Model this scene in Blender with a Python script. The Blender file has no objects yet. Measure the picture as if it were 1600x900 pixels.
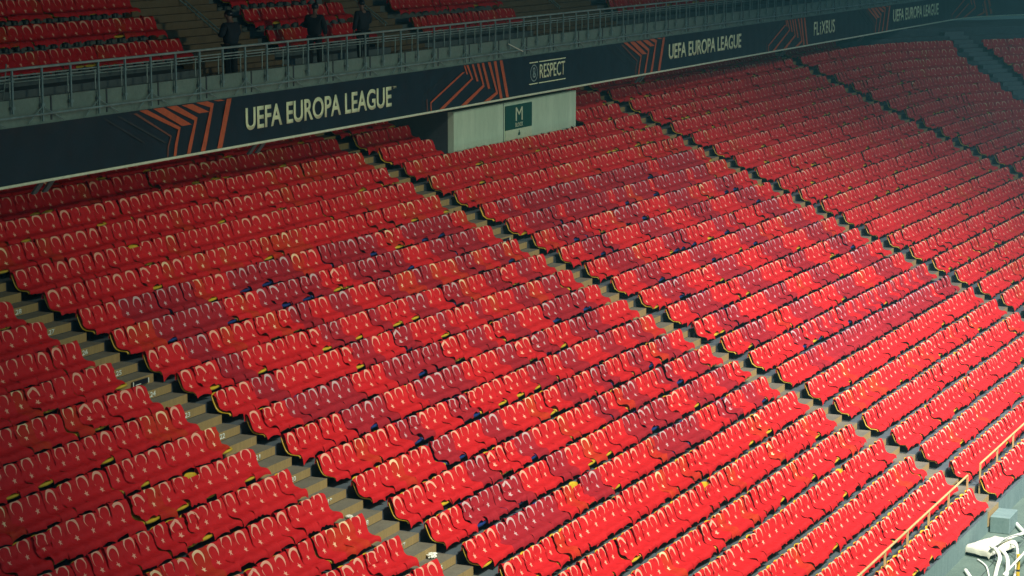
import bpy, bmesh, math, random
import numpy as np
from mathutils import Vector, Matrix
R = math.radians
random.seed(7)
scene = bpy.context.scene
COL = scene.collection

# ------------------------------------------------------------------ camera
CAMP = Vector((-41.6077, -32.603, 6.7627))
YAW, PITCH = 1.152796, 0.159068
FPX = 3684.3
cd = bpy.data.cameras.new('camera')
cam = bpy.data.objects.new('camera', cd)
COL.objects.link(cam)
fwd = Vector((math.sin(YAW)*math.cos(PITCH), math.cos(YAW)*math.cos(PITCH), -math.sin(PITCH)))
rgt = Vector((math.cos(YAW), -math.sin(YAW), 0))
upv = rgt.cross(fwd)
cam.matrix_world = Matrix(((rgt.x, upv.x, -fwd.x, CAMP.x), (rgt.y, upv.y, -fwd.y, CAMP.y), (rgt.z, upv.z, -fwd.z, CAMP.z), (0, 0, 0, 1)))
cd.sensor_width = 36
cd.lens = FPX/1600*36
cd.clip_start = 0.5
cd.clip_end = 600
scene.camera = cam

# ------------------------------------------------------------------ world, lamps, exposure
w = bpy.data.worlds.new('World')
scene.world = w
w.use_nodes = True
bg = w.node_tree.nodes['Background']
bg.inputs[0].default_value = (0.42, 0.80, 1.0, 1)
bg.inputs[1].default_value = 0.21

def spot_lamp(name, loc, target, energy, color, size_deg, blend, radius):
    l = bpy.data.lights.new(name, 'SPOT')
    l.energy = energy; l.color = color
    l.spot_size = R(size_deg); l.spot_blend = blend; l.shadow_soft_size = radius
    o = bpy.data.objects.new(name, l)
    COL.objects.link(o)
    o.location = loc
    o.rotation_euler = (Vector(target)-Vector(loc)).to_track_quat('-Z', 'Y').to_euler()
    return o
spot_lamp('floodlight_right', (16.2, -38.1, 31.5), (31.8, -30.9, -9), 180000, (1.0, .90, .96), 76, 1.0, 3.0)
spot_lamp('floodlight_left', (-9.8, -34, 28), (8.7, -27.9, -8), 131600, (1.0, .96, .84), 77.5, 1.0, 3.0)
spot_lamp('floodlight_opposite', (2, -62, 50), (14, -7, 1), 22000, (1.0, 1.0, .66), 62, 1.0, 4.0)
spot_lamp('far_fill', (70, -62, 50), (59.8, -9.1, -3), 17100, (1.0, .97, .9), 52, 1.0, 2.0)  # added fill that brightens the seats at the far right
spot_lamp('low_fill', (-10, -85, 14), (20, -1, 1.5), 31000, (1.0, 1.0, .68), 40, 1.0, 2.0)  # added low fill for the upper tier and the row under the banner

scene.view_settings.view_transform = 'Standard'
scene.view_settings.look = 'None'
scene.view_settings.exposure = 0.25
scene.view_settings.gamma = 1.0
scene.render.engine = 'CYCLES'

# ------------------------------------------------------------------ helpers
def tag(o, label=None, cat=None, group=None, kind=None):
    if label: o['label'] = label
    if cat: o['category'] = cat
    if group: o['group'] = group
    if kind: o['kind'] = kind
    return o

def empty(name, loc=(0, 0, 0), rz=0.0, **k):
    o = bpy.data.objects.new(name, None)
    COL.objects.link(o)
    o.location = loc; o.rotation_euler = (0, 0, rz)
    o.empty_display_size = .2
    return tag(o, **k)

def link_mesh(name, me, parent=None, **k):
    o = bpy.data.objects.new(name, me)
    COL.objects.link(o)
    if parent: o.parent = parent
    return tag(o, **k)

class MB:
    """collects boxes, tubes and sheets for ONE mesh"""
    def __init__(s):
        s.v = []; s.f = []; s.m = []
    def add(s, vs, fs, mi=0):
        b = len(s.v)
        s.v += [tuple(p) for p in vs]
        s.f += [tuple(i+b for i in f) for f in fs]
        s.m += [mi]*len(fs)
    def box(s, x0, x1, y0, y1, z0, z1, mi=0):
        vs = [(x0,y0,z0),(x1,y0,z0),(x1,y1,z0),(x0,y1,z0),(x0,y0,z1),(x1,y0,z1),(x1,y1,z1),(x0,y1,z1)]
        s.add(vs, [(0,3,2,1),(4,5,6,7),(0,1,5,4),(1,2,6,5),(2,3,7,6),(3,0,4,7)], mi)
    def obox(s, c, ax, ay, az, mi=0):
        c = Vector(c); ax = Vector(ax); ay = Vector(ay); az = Vector(az)
        vs = [c+ax*i+ay*j+az*k for k in (-1,1) for i, j in ((-1,-1),(1,-1),(1,1),(-1,1))]
        s.add(vs, [(0,3,2,1),(4,5,6,7),(0,1,5,4),(1,2,6,5),(2,3,7,6),(3,0,4,7)], mi)
    def tube(s, pts, r, n=8, mi=0, caps=True):
        pts = [Vector(p) for p in pts]
        rings = []
        for i, p in enumerate(pts):
            if i == 0: d = pts[1]-p
            elif i == len(pts)-1: d = p-pts[i-1]
            else: d = (pts[i+1]-p).normalized()+(p-pts[i-1]).normalized()
            d.normalize()
            a = Vector((0,0,1)) if abs(d.z) < .9 else Vector((1,0,0))
            u = d.cross(a).normalized(); vv = d.cross(u)
            rr = r[i] if isinstance(r, (list, tuple)) else r
            rings.append([p+u*math.cos(2*math.pi*k/n)*rr+vv*math.sin(2*math.pi*k/n)*rr for k in range(n)])
        vs = [q for g in rings for q in g]
        fs = [(i*n+k, i*n+(k+1) % n, (i+1)*n+(k+1) % n, (i+1)*n+k) for i in range(len(rings)-1) for k in range(n)]
        if caps:
            fs.append(tuple(range(n-1, -1, -1))); fs.append(tuple((len(rings)-1)*n+k for k in range(n)))
        s.add(vs, fs, mi)
    def mesh(s, name, mats, smooth=False):
        me = bpy.data.meshes.new(name)
        me.from_pydata([tuple(v) for v in s.v], [], s.f)
        for m in (mats if isinstance(mats, (list, tuple)) else [mats]): me.materials.append(m)
        me.polygons.foreach_set('material_index', s.m)
        if smooth: me.polygons.foreach_set('use_smooth', [True]*len(me.polygons))
        me.update()
        return me
    def build(s, name, mats, parent=None, smooth=False, bevel=0, **k):
        me = s.mesh(name, mats, smooth)
        bm = bmesh.new(); bm.from_mesh(me)
        bmesh.ops.recalc_face_normals(bm, faces=bm.faces)
        if bevel: bmesh.ops.bevel(bm, geom=list(bm.edges), offset=bevel, segments=1, affect='EDGES')
        bm.to_mesh(me); bm.free()
        return link_mesh(name, me, parent, **k)

# ------------------------------------------------------------------ materials
class NT:
    def __init__(s, name):
        s.m = bpy.data.materials.new(name); s.m.use_nodes = True
        s.t = s.m.node_tree; s.b = s.t.nodes['Principled BSDF']
        s.b.inputs['Roughness'].default_value = .8
    def n(s, typ, **k):
        q = s.t.nodes.new(typ)
        for a, b in k.items(): setattr(q, a, b)
        return q
    def l(s, a, b): s.t.links.new(a, b)
    def math(s, op, a, b=None, c=None):
        q = s.n('ShaderNodeMath', operation=op)
        for i, x in enumerate((a, b, c)):
            if x is None: continue
            if isinstance(x, (int, float)): q.inputs[i].default_value = x
            else: s.l(x, q.inputs[i])
        return q.outputs[0]
    def mix(s, fac, a, b):
        q = s.n('ShaderNodeMix', data_type='RGBA')
        for sock, x in ((q.inputs[0], fac), (q.inputs[6], a), (q.inputs[7], b)):
            if isinstance(x, (int, float)): sock.default_value = x
            elif isinstance(x, tuple): sock.default_value = (*x, 1)
            else: s.l(x, sock)
        return q.outputs[2]
    def noise(s, scale, detail=4, rough=.6, stretch=None, seed=0):
        tc = s.n('ShaderNodeTexCoord')
        mp = s.n('ShaderNodeMapping')
        s.l(tc.outputs['Object'], mp.inputs[0])
        mp.inputs['Location'].default_value = (seed, seed*.7, 0)
        if stretch: mp.inputs['Scale'].default_value = stretch
        q = s.n('ShaderNodeTexNoise')
        q.inputs['Scale'].default_value = scale; q.inputs['Detail'].default_value = detail; q.inputs['Roughness'].default_value = rough
        s.l(mp.outputs[0], q.inputs[0])
        return q.outputs[0]
    def ramp(s, fac, stops):
        q = s.n('ShaderNodeValToRGB')
        e = q.color_ramp.elements
        while len(e) < len(stops): e.new(.5)
        for i, (p, c) in enumerate(stops):
            e[i].position = p; e[i].color = (*c, 1) if len(c) == 3 else c
        s.l(fac, q.inputs[0])
        return q.outputs[0]
    def bump(s, h, strength=.3, dist=.02):
        q = s.n('ShaderNodeBump'); q.inputs['Strength'].default_value = strength; q.inputs['Distance'].default_value = dist
        s.l(h, q.inputs['Height']); s.l(q.outputs[0], s.b.inputs['Normal'])

def plain(name, col, rough=.6, metal=0, var=.25, scale=6, bump=0):
    t = NT(name)
    f = t.noise(scale)
    lo = tuple(c*(1-var) for c in col); hi = tuple(min(1, c*(1+var)) for c in col)
    t.l(t.ramp(f, [(.3, lo), (.7, hi)]), t.b.inputs['Base Color'])
    t.b.inputs['Roughness'].default_value = rough; t.b.inputs['Metallic'].default_value = metal
    if bump: t.bump(f, bump)
    return t.m

def flag_mat(name, red, red2, white):
    """cloth with a crescent and a five-pointed star laid out in metres on the UV map"""
    t = NT(name)
    uv = t.n('ShaderNodeUVMap'); uv.uv_map = 'UVMap'
    sp = t.n('ShaderNodeSeparateXYZ'); t.l(uv.outputs[0], sp.inputs[0])
    x, y = sp.outputs[0], sp.outputs[1]
    def dist(cy):
        dy = t.math('SUBTRACT', y, cy)
        return t.math('SQRT', t.math('ADD', t.math('MULTIPLY', x, x), t.math('MULTIPLY', dy, dy)))
    outer = t.math('LESS_THAN', dist(.325), .166)
    inner = t.math('GREATER_THAN', dist(.364), .137)
    cres = t.math('MULTIPLY', outer, inner)
    sy = t.math('SUBTRACT', y, .565)
    ang = t.math('ARCTAN2', x, sy)
    am = t.math('ABSOLUTE', t.math('SUBTRACT', t.math('FLOORED_MODULO', t.math('ADD', ang, R(36+180)), R(72)), R(36)))
    rr = t.math('SQRT', t.math('ADD', t.math('MULTIPLY', x, x), t.math('MULTIPLY', sy, sy)))
    RS = .066
    px = t.math('MULTIPLY', rr, t.math('COSINE', am)); py = t.math('MULTIPLY', rr, t.math('SINE', am))
    edge = t.math('ADD', t.math('MULTIPLY', t.math('SUBTRACT', px, RS), .2245), t.math('MULTIPLY', py, .691))
    star = t.math('LESS_THAN', edge, 0.0)
    dot = t.math('LESS_THAN', t.math('ADD', t.math('MULTIPLY', t.math('ABSOLUTE', x), 1.6), t.math('ABSOLUTE', t.math('SUBTRACT', y, .125))), .026)
    mask = t.math('MAXIMUM', t.math('MAXIMUM', cres, dot), star)
    base = t.ramp(t.noise(2.2, 3), [(.35, red), (.65, red2)])
    t.l(t.mix(mask, base, white), t.b.inputs['Base Color'])
    t.b.inputs['Roughness'].default_value = .62
    t.b.inputs['Specular IOR Level'].default_value = .12
    t.bump(t.noise(26, 3, .6, (1, 1, .6)), .35, .02)
    return t.m

M = {}
M['flag_red'] = flag_mat('flag_red_cloth', (.52, .013, .017), (.60, .016, .019), (.80, .40, .27))
M['flag_orange'] = flag_mat('flag_red_over_yellow', (.49, .018, .014), (.52, .040, .012), (.86, .60, .34))
M['flag_dark'] = flag_mat('flag_red_over_navy', (.32, .014, .023), (.37, .017, .025), (.56, .40, .38))
M['yellow'] = plain('yellow_plastic', (.62, .42, .02), .4, var=.12)
M['navy'] = plain('navy_plastic', (.012, .035, .16), .4, var=.2)
M['bracket'] = plain('dark_steel', (.03, .05, .06), .5, .3)
M['steel'] = plain('galvanised_steel', (.20, .30, .30), .5, .1, scale=3)
M['steel_bright'] = plain('bright_tube', (.30, .40, .38), .5, .1, scale=3)
M['railyellow'] = plain('yellow_paint', (.52, .40, .17), .5, var=.15, scale=4)

def concrete(name, a, b, stretch=(1, 1, 1), scale=1.3, bump=.25):
    t = NT(name)
    n1 = t.noise(scale, 6, .65, stretch); n2 = t.noise(scale*9, 4, .7, stretch, 3)
    f = t.math('ADD', t.math('MULTIPLY', n1, .6), t.math('MULTIPLY', n2, .4))
    t.l(t.ramp(f, [(.32, a), (.68, b)]), t.b.inputs['Base Color'])
    t.b.inputs['Roughness'].default_value = .9
    t.bump(n2, bump)
    return t.m
M['terrace'] = concrete('terrace_concrete', (.045, .065, .075), (.085, .11, .12))
M['tread'] = concrete('tread_concrete', (.11, .10, .072), (.19, .175, .125), scale=2)
M['riser'] = concrete('riser_paint', (.27, .19, .075), (.42, .29, .11), (6, 1, .5), 3)
M['upper_tread'] = concrete('upper_step_paint', (.13, .095, .05), (.20, .145, .08), scale=2)
M['parapet'] = concrete('parapet_concrete', (.13, .19, .17), (.22, .30, .26), (1, 1, 1), 1.2)
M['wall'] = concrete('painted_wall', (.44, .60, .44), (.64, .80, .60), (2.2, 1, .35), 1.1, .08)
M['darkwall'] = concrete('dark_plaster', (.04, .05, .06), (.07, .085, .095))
M['greywall'] = concrete('grey_plaster', (.10, .14, .15), (.16, .2, .2))
M['pitch_floor'] = concrete('trackside_floor', (.06, .10, .08), (.11, .165, .125), scale=1.6)
M['base_wall'] = concrete('base_wall_concrete', (.10, .17, .16), (.18, .27, .25), (3, 1, .5), 2)
M['banner'] = plain('banner_cloth', (.004, .013, .022), .42, var=.35, scale=1.2, bump=.2)
M['hem'] = plain('hem_rope', (.80, .86, .64), .7, var=.1)
M['letter'] = plain('letter_print', (.90, .98, .62), .7, var=.03)
M['orange'] = plain('orange_print', (.55, .105, .035), .7, var=.15)
M['orange2'] = plain('brown_print', (.20, .07, .045), .7, var=.15)
M['orange3'] = plain('faint_print', (.035, .045, .05), .7, var=.15)
M['signgreen'] = plain('sign_green', (.004, .085, .060), .5, var=.1)
M['signwhite'] = plain('sign_white', (.62, .72, .50), .6, var=.08)
M['black'] = plain('black_plastic', (.008, .012, .02), .35, var=.2)
M['white'] = plain('white_plastic', (.78, .82, .70), .5, var=.1)
M['sheet'] = plain('white_sheet', (.62, .62, .50), .6, var=.2, scale=4, bump=.4)
M['paper'] = plain('crumpled_paper', (.8, .8, .68), .7, var=.1)
M['jacket'] = plain('dark_jacket', (.006, .010, .018), .8, var=.3, bump=.3)
M['trousers'] = plain('dark_trousers', (.008, .012, .016), .8, var=.3)
M['skin'] = plain('skin', (.20, .11, .08), .6, var=.1)
M['vest'] = plain('yellow_vest', (.60, .55, .10), .6, var=.1)

# ------------------------------------------------------------------ the stand: rows and their lie
D, RI, CV = .822087, .36972, .00019
XA = 69.0                       # where the corner starts
YA = -CV*(XA+10.53)**2
R0, TH = 14.0, R(40)
HS = .20                         # the seats stand low: everything about them is HS nearer the tread
def row_z(j): return -j*RI + .00031*(j-12)**2 - .66 + HS
def pos(s, j, off=0.0):
    """point at coordinate s along row j, off metres towards the back; returns x, y, heading"""
    if s <= XA:
        return s, -j*D - CV*(s+10.53)**2 + off, math.atan(-2*CV*(s+10.53))
    rr = max(R0 - j*D + off, .25)
    th = (s-XA)/max(R0 - j*D, .25)
    cx, cy = XA, YA-R0
    if th <= TH:
        return cx+rr*math.sin(th), cy+rr*math.cos(th), -th
    t = (th-TH)*max(R0 - j*D, .25)
    return cx+rr*math.sin(TH)+t*math.cos(TH), cy+rr*math.cos(TH)-t*math.sin(TH), -TH
def pathpts(j, off):
    rr = max(R0-j*D, .25)
    S = [-30+3*i for i in range(33)] + [XA+rr*TH*i/8 for i in range(1, 9)] + [XA+rr*TH+t for t in (4, 8, 16)]
    return [pos(s, j, off)[:2] for s in S]
NR = 24
FRONT = D-.20                    # tread runs from +.20 behind the seat line to -.622 in front of it
# terrace: one stepped sheet
mb = MB()
lines = []
lines.append([(x, y, row_z(-3)) for x, y in pathpts(-3, 6.0)])
for j in range(-3, NR):
    z = row_z(j)
    if j > -3: lines.append([(x, y, z) for x, y in pathpts(j, .20)])
    lines.append([(x, y, z) for x, y in pathpts(j, -FRONT if j < NR-1 else -.45)])
n = len(lines[0])
for a in range(len(lines)-1):
    mb.add(lines[a]+lines[a+1], [(i, i+1, n+i+1, n+i) for i in range(n-1)])
mb.build('terrace', M['terrace'], kind='structure')
mb = MB()
top = [(x, y, row_z(NR-1)-.004) for x, y in pathpts(NR-1, -.45+.001)][:34]
GZ = -9.50
bot = [(x, y, GZ-.05) for x, y, z in top]
mb.add(top+bot, [(i, i+1, len(top)+i+1, len(top)+i) for i in range(len(top)-1)])
mb.build('terrace_base', M['base_wall'], kind='structure')
mb = MB()
mb.add([(-300, -300, GZ), (400, -300, GZ), (400, 300, GZ), (-300, 300, GZ)], [(0, 1, 2, 3)])
mb.build('ground', M['pitch_floor'], kind='structure')

# blocks of seats: (name, first seat x, pitch, number)
BLK = {'A': (-1.746, -.5, 26), 'B': (0.0, .5, 38), 'C': (20.1475, .5, 37), 'D': (39.79, .5078, 41), 'E': (62.02, .5, None)}
AISLES = [(-1.50, -.22), (18.76, 19.92), (38.41, 39.56), (60.36, 61.78)]
AH = .12
def aisle_steps(x0, x1, words):
    tr = MB(); rs = MB()
    for j in range(-2, NR):
        z = row_z(j); zu = row_z(j-1)
        def q(x, off): 
            a = pos(x, j, off); return a[0], a[1]
        # full tread slightly proud of the terrace, half step against the riser behind
        for (f, b, zt, zb) in ((-FRONT-.012 if j < NR-1 else -.47, -.20, z+.004, z-(RI if j < NR-1 else .4)), (-.20, .212, (z+zu)/2, z)):
            p = [q(x0, f), q(x1, f), q(x1, b), q(x0, b)]
            tr.add([(a[0], a[1], zt) for a in p], [(0, 1, 2, 3)])
            low = zb if f > -.5 else z-.17
            rs.add([(p[0][0], p[0][1], zt), (p[1][0], p[1][1], zt), (p[1][0], p[1][1], low), (p[0][0], p[0][1], low)], [(0, 1, 2, 3)])
            rs.add([(p[0][0], p[0][1], zt), (p[3][0], p[3][1], zt), (p[3][0], p[3][1], low), (p[0][0], p[0][1], low)], [(0, 1, 2, 3)])
            rs.add([(p[1][0], p[1][1], zt), (p[2][0], p[2][1], zt), (p[2][0], p[2][1], low), (p[1][0], p[1][1], low)], [(0, 1, 2, 3)])
    b = len(tr.v)
    tr.v += rs.v; tr.f += [tuple(i+b for i in f) for f in rs.f]; tr.m += [1]*len(rs.f)
    tr.build('aisle_steps', [M['tread'], M['riser']], kind='structure', label=words)
for (x0, x1), wd in zip(AISLES, ('olive concrete steps of the nearest aisle', 'olive concrete steps of the second aisle', 'olive concrete steps of the third aisle', 'olive concrete steps of the fourth aisle')):
    aisle_steps(x0, x1, wd)
# corner aisle
mb = MB()
for j in range(-2, 12):
    rr = R0-j*D
    s0 = XA+rr*TH; z = row_z(j); zu = row_z(j-1)
    for f, b, zt, low in ((-FRONT-.012, -.2, z+.004, z-.17), (-.2, .212, (z+zu)/2, z)):
        P = [pos(s0+.1, j, f), pos(s0+1.3, j, f), pos(s0+1.3, j, b), pos(s0+.1, j, b)]
        mb.add([(p[0], p[1], zt) for p in P], [(0, 1, 2, 3)])
        mb.add([(P[0][0], P[0][1], zt), (P[1][0], P[1][1], zt), (P[1][0], P[1][1], low), (P[0][0], P[0][1], low)], [(0, 1, 2, 3)], 1)
        mb.add([(P[0][0], P[0][1], zt), (P[3][0], P[3][1], zt), (P[3][0], P[3][1], low), (P[0][0], P[0][1], low)], [(0, 1, 2, 3)], 1)
mb.build('aisle_steps', [M['greywall'], M['greywall']], kind='structure')

# ------------------------------------------------------------------ flag and seat meshes
PROF = [(.10, .66), (.095, .76), (.075, .815), (.045, .83), (.015, .80), (-.015, .74), (-.045, .67), (-.075, .60), (-.10, .53), (-.135, .475), (-.20, .455), (-.30, .452), (-.38, .455), (-.420, .437), (-.442, .385), (-.446, .335)]
PROF = [(a, b-HS) for a, b in PROF]
_p = np.array(PROF); _s = np.concatenate([[0], np.cumsum(np.hypot(*np.diff(_p, axis=0).T))])
def prof(s):
    return np.interp(s, _s, _p[:, 0]), np.interp(s, _s, _p[:, 1])
def flag_arrays(seed, nu, nv, messy=0.0, raised=False):
    rg = np.random.default_rng(seed)
    W = .545; L = _s[-1]
    u = np.linspace(-1, 1, nu+1); v = np.linspace(0, 1, nv+1)
    U, V = np.meshgrid(u, v)
    slip = .30 if seed == 100+18 else 0.0
    shift = rg.uniform(-.045, .045)          # cloth pulled up or down over the back
    Lc = rg.uniform(.965, 1.0) if rg.random() < .86 else .89                # how far it reaches over the front edge
    skew = rg.uniform(-.06, .06)
    S = slip + V*(L-slip)*Lc + skew*U*.5*V
    y, z = prof(np.clip(S, 0, L))
    x = U*W/2*(1+rg.uniform(-.05, .03)) + skew*V*.4
    # rounded back top: cloth corners fall, one of them may stand up as a point
    topw = np.exp(-((V-.17)/.16)**2)
    dl, dr = rg.uniform(-.005, .06, 2)
    if rg.random() < .6: dl = -rg.uniform(.01, .055)
    if rg.random() < .4: dr = -rg.uniform(.0, .035)
    z = z - topw*(np.where(U < 0, dl, dr)*np.abs(U)**2.5)
    # hollow of the back and of the pan
    y = y + .060*np.exp(-((V-.34)/.17)**2)*(1-U**2)*rg.uniform(.6, 1.25) - .012
    panw = np.clip((V-.55)/.12, 0, 1)
    z = z - .016*panw*(1-U**2) - panw*np.abs(U)**4*rg.uniform(.0, .035)
    # front corners hang to different lengths
    hang = np.clip((V-.84)/.16, 0, 1)
    z = z - hang*(np.where(U < 0, rg.uniform(0, .10), rg.uniform(0, .12))*np.abs(U)**1.5)
    y = y - hang*.02*rg.uniform(-1, 1)
    # folds
    for _ in range(4+int(messy*4)):
        a = rg.uniform(0, math.pi); k = rg.uniform(5, 15); ph = rg.uniform(0, 6.28)
        amp = rg.uniform(.004, .013)*(1+messy*1.6)
        wv = np.sin((U*.28*math.cos(a)+V*L*math.sin(a))*k*1.6+ph)*amp*rg.uniform(.5, 1)
        back = np.clip((.55-V)/.12, 0, 1)
        y = y - np.abs(wv)*back*1.4
        z = z + np.abs(wv)*(1-back)*1.4
    if messy:
        x = x + messy*.05*np.sin(V*5+rg.uniform(0, 6))*(V > .3)
        z = z + messy*.05*np.exp(-(((U-rg.uniform(-.5, .5))/.3)**2+((V-rg.uniform(.5, .8))/.08)**2))
    P = np.stack([x, y, z], -1).reshape(-1, 3)
    # uv in metres: x across, y from the hoist edge
    UVx = U*W/2*1.02; UVy = S+shift
    uv = np.stack([UVx, UVy], -1).reshape(-1, 2)
    i = np.arange(nv)[:, None]*(nu+1)+np.arange(nu)[None, :]
    F = np.stack([i, i+1, i+nu+2, i+nu+1], -1).reshape(-1, 4)[:, ::-1]
    return P, F, uv

def np_mesh(name, P, F, uv=None, mats=(), mi=None, smooth=True):
    me = bpy.data.meshes.new(name)
    me.vertices.add(len(P)); me.vertices.foreach_set('co', np.ascontiguousarray(P, dtype=np.float32).ravel())
    k = F.shape[1]
    me.loops.add(F.size); me.loops.foreach_set('vertex_index', np.ascontiguousarray(F, dtype=np.int32).ravel())
    me.polygons.add(len(F))
    me.polygons.foreach_set('loop_start', np.arange(0, F.size, k, dtype=np.int32))
    for m in mats: me.materials.append(m)
    if mi is not None: me.polygons.foreach_set('material_index', np.ascontiguousarray(mi, dtype=np.int32))
    me.polygons.foreach_set('use_smooth', np.full(len(F), smooth))
    if uv is not None:
        l = me.uv_layers.new(name='UVMap')
        l.data.foreach_set('uv', np.ascontiguousarray(uv[F.ravel()], dtype=np.float32).ravel())
    me.update(calc_edges=True); me.validate()
    return me

NV = 18
HI = [flag_arrays(100+i, 12, 26, messy=(0 if i < 13 or i == 18 else .5)) for i in range(NV+1)]
LO = [flag_arrays(100+i, 6, 13, messy=(0 if i < 13 or i == 18 else .5)) for i in range(NV+1)]
TONE = ['flag_red', 'flag_orange', 'flag_dark']
flag_me = {}
def flag_mesh(i, tone):
    if (i, tone) not in flag_me:
        P, F, uv = HI[i]
        flag_me[(i, tone)] = np_mesh('flag', P, F, uv, [M[TONE[tone]]])
    return flag_me[(i, tone)]

def seat_arrays(nu=6, nv=9):
    """moulded shell: reclined back with rounded top corners running into a dished pan"""
    pr = np.array([(.045, .795), (.02, .745), (-.02, .65), (-.06, .56), (-.10, .485), (-.16, .440), (-.26, .432), (-.36, .437), (-.400, .42), (-.408, .385)])
    pr[:, 1] -= HS
    t = np.linspace(0, 1, nv+1); q = np.linspace(0, 1, len(pr))
    y = np.interp(t, q, pr[:, 0]); z = np.interp(t, q, pr[:, 1])
    u = np.linspace(-1, 1, nu+1)
    U, T = np.meshgrid(u, t)
    Wd = .228*np.ones_like(T)
    Y = np.repeat(y[:, None], nu+1, 1); Z = np.repeat(z[:, None], nu+1, 1)
    Wd[0] *= .80; Wd[1] *= .95
    Z[0] -= .02*U[0]**2
    Y = Y + (.058*(1-U**2)+.01)*np.clip((.62-T)/.2, 0, 1); Z = Z - .018*(1-U**2)*(T > .55)
    top = np.stack([U*Wd, Y, Z], -1).reshape(-1, 3)
    bot = top + np.array([0, .014, -.020])
    P = np.concatenate([top, bot]); n = len(top)
    i = (np.arange(nv)[:, None]*(nu+1)+np.arange(nu)[None, :]).ravel()
    F1 = np.stack([i, i+nu+1, i+nu+2, i+1], -1)
    F2 = F1[:, ::-1]+n
    rim = [k for k in range(nu+1)] + [(k+1)*(nu+1)+nu for k in range(nv)] + [nv*(nu+1)+k for k in range(nu-1, -1, -1)] + [k*(nu+1) for k in range(nv-1, 0, -1)]
    rim = np.array(rim); rn = np.roll(rim, -1)
    F3 = np.stack([rim, rn, rn+n, rim+n], -1)
    return P, np.concatenate([F1, F2, F3])
SP, SF = seat_arrays(6, 10)
SPL, SFL = seat_arrays(2, 5)
seat_me = {k: np_mesh('shell', SP, SF, None, [M[k]]) for k in ('yellow', 'navy')}
def bracket_mesh():
    b = MB()
    b.box(-.025, .025, -.10, -.04, .0, .19)
    b.box(-.02, .02, -.36, -.04, .175, .20)
    b.box(-.06, .06, -.13, -.01, 0, .012)
    b.box(-.24, .24, -.02, .015, .12, .16)
    return b
_b = bracket_mesh()
bracket_me = _b.mesh('bracket', M['bracket'])
BRP = np.array(_b.v); BRF = np.array([f for f in _b.f])

# ------------------------------------------------------------------ who sits where
LET = {  # a 6 x 12 letter: rows 5..16
 'S': ['111111']*2+['110000']*3+['111111']*2+['000011']*3+['111111']*2,
 'P': ['111111']*2+['110011']*3+['111111']*2+['110000']*5,
 'O': ['111111']*2+['110011']*8+['111111']*2,
 'R': ['111111']*2+['110011']*3+['111111', '111100']+['110011']*5,
 'K': ['110011']*4+['111111']*2+['111100']*1+['110110']*2+['110011']*3,
 'U': ['110011']*10+['111111']*2, 'L': ['110000']*10+['111111']*2}
def dark_seat(b, j, k):
    if not 5 <= j <= 16: return False
    if b == 'B':
        i, c = divmod(k-3, 9)
        if 0 <= i < 4 and c < 6: return LET['SPOR'[i]][j-5][c] == '1'
    if b == 'C':
        if j in (5, 6): return 2 <= k <= (34 if j == 5 else 32) and (k*7+j) % 11 != 0
        if j == 16: return k >= 5
        if j == 15: return k >= 6 and (k*5) % 9 > 3
        return (k-5) % 9 in (0, 1) or (k-12) % 9 in (0, 1)
    return False

RUP = 3; UZ0, UZS, URI, UD, UY0 = 2.30, 2.55, .58, .80, 1.2
seats = []    # dict(x,y,z,h,block,row,k,tone,shell)
rg = np.random.default_rng(5)
cam_in = cam.matrix_world.inverted()
def px(P):
    c = cam_in @ Vector(P)
    return (800 + FPX*c.x/-c.z, 450 - FPX*c.y/-c.z, -c.z)
for b, (x0, dx, cnt) in BLK.items():
    for j in range(-2, NR):
        if b == 'E':
            if j > 13: nseat = 14
            else: nseat = int((XA-x0+(R0-j*D)*TH-.2)/.5)
        else: nseat = cnt
        for k in range(nseat):
            s = x0+dx*k
            if b == 'C' and j <= 1 and 23.6 < s < 34.3: continue
            if b == 'E' and j < 0 and s > 69.5: continue
            seats.append(dict(s=s, b=b, j=j, k=k))
for j in range(0, 9):       # beyond the corner aisle
    s0 = XA+(R0-j*D)*TH+1.7
    for k in range(22): seats.append(dict(s=s0+.5*k, b='F', j=j, k=k))
for e in seats:
    x, y, h = pos(e['s'], e['j'], .0)
    e.update(x=x, y=y, z=row_z(e['j']), h=h)
UB = [(12.3, -1, 44), (17.5, 1, 12), (26.8, 1, 16), (43.8, 1, 80)]
for ui, (x0, sg, cnt) in enumerate(UB):
    for j in range(0, 6):
        for k in range(cnt):
            seats.append(dict(x=x0+sg*.5*k, y=UY0+UD*j, z=UZS+URI*j+HS, h=0.0, b='U%d' % ui, j=j, k=k))
vis = []
for e in seats:
    u, v, d = px((e['x'], e['y'], e['z']+.4))
    e['d'] = d; e['px'] = (u, v)
    if -170 < u < 1770 and -120 < v < 1030: vis.append(e)
for e in vis:
    dk = dark_seat(e['b'], e['j'], e['k'])
    e['shell'] = 'navy' if dk else 'yellow'
    t = 2 if dk else 0
    r_ = rg.random()
    if not dk:
        p = .16 if e['b'] in 'BC' and e['j'] < 8 else .06
        if r_ < p: t = 1
    elif r_ < .04: t = 0
    e['tone'] = t
    e['var'] = int(rg.integers(0, 13)) if rg.random() < .88 else int(rg.integers(13, NV))
    if e['k'] == 0 or e['b'][0] == 'U': e['var'] = int(rg.integers(0, 13))
    e['rz'] = rg.uniform(-.07, .07); e['dx'] = rg.uniform(-.02, .02) if rg.random() < .86 else rg.uniform(-.085, .085); e['dz'] = rg.uniform(-.004, .012)
    if e['k'] == 0 and e['b'] in 'BCDE': e['dx'] += .035
    e['bare'] = False

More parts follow.
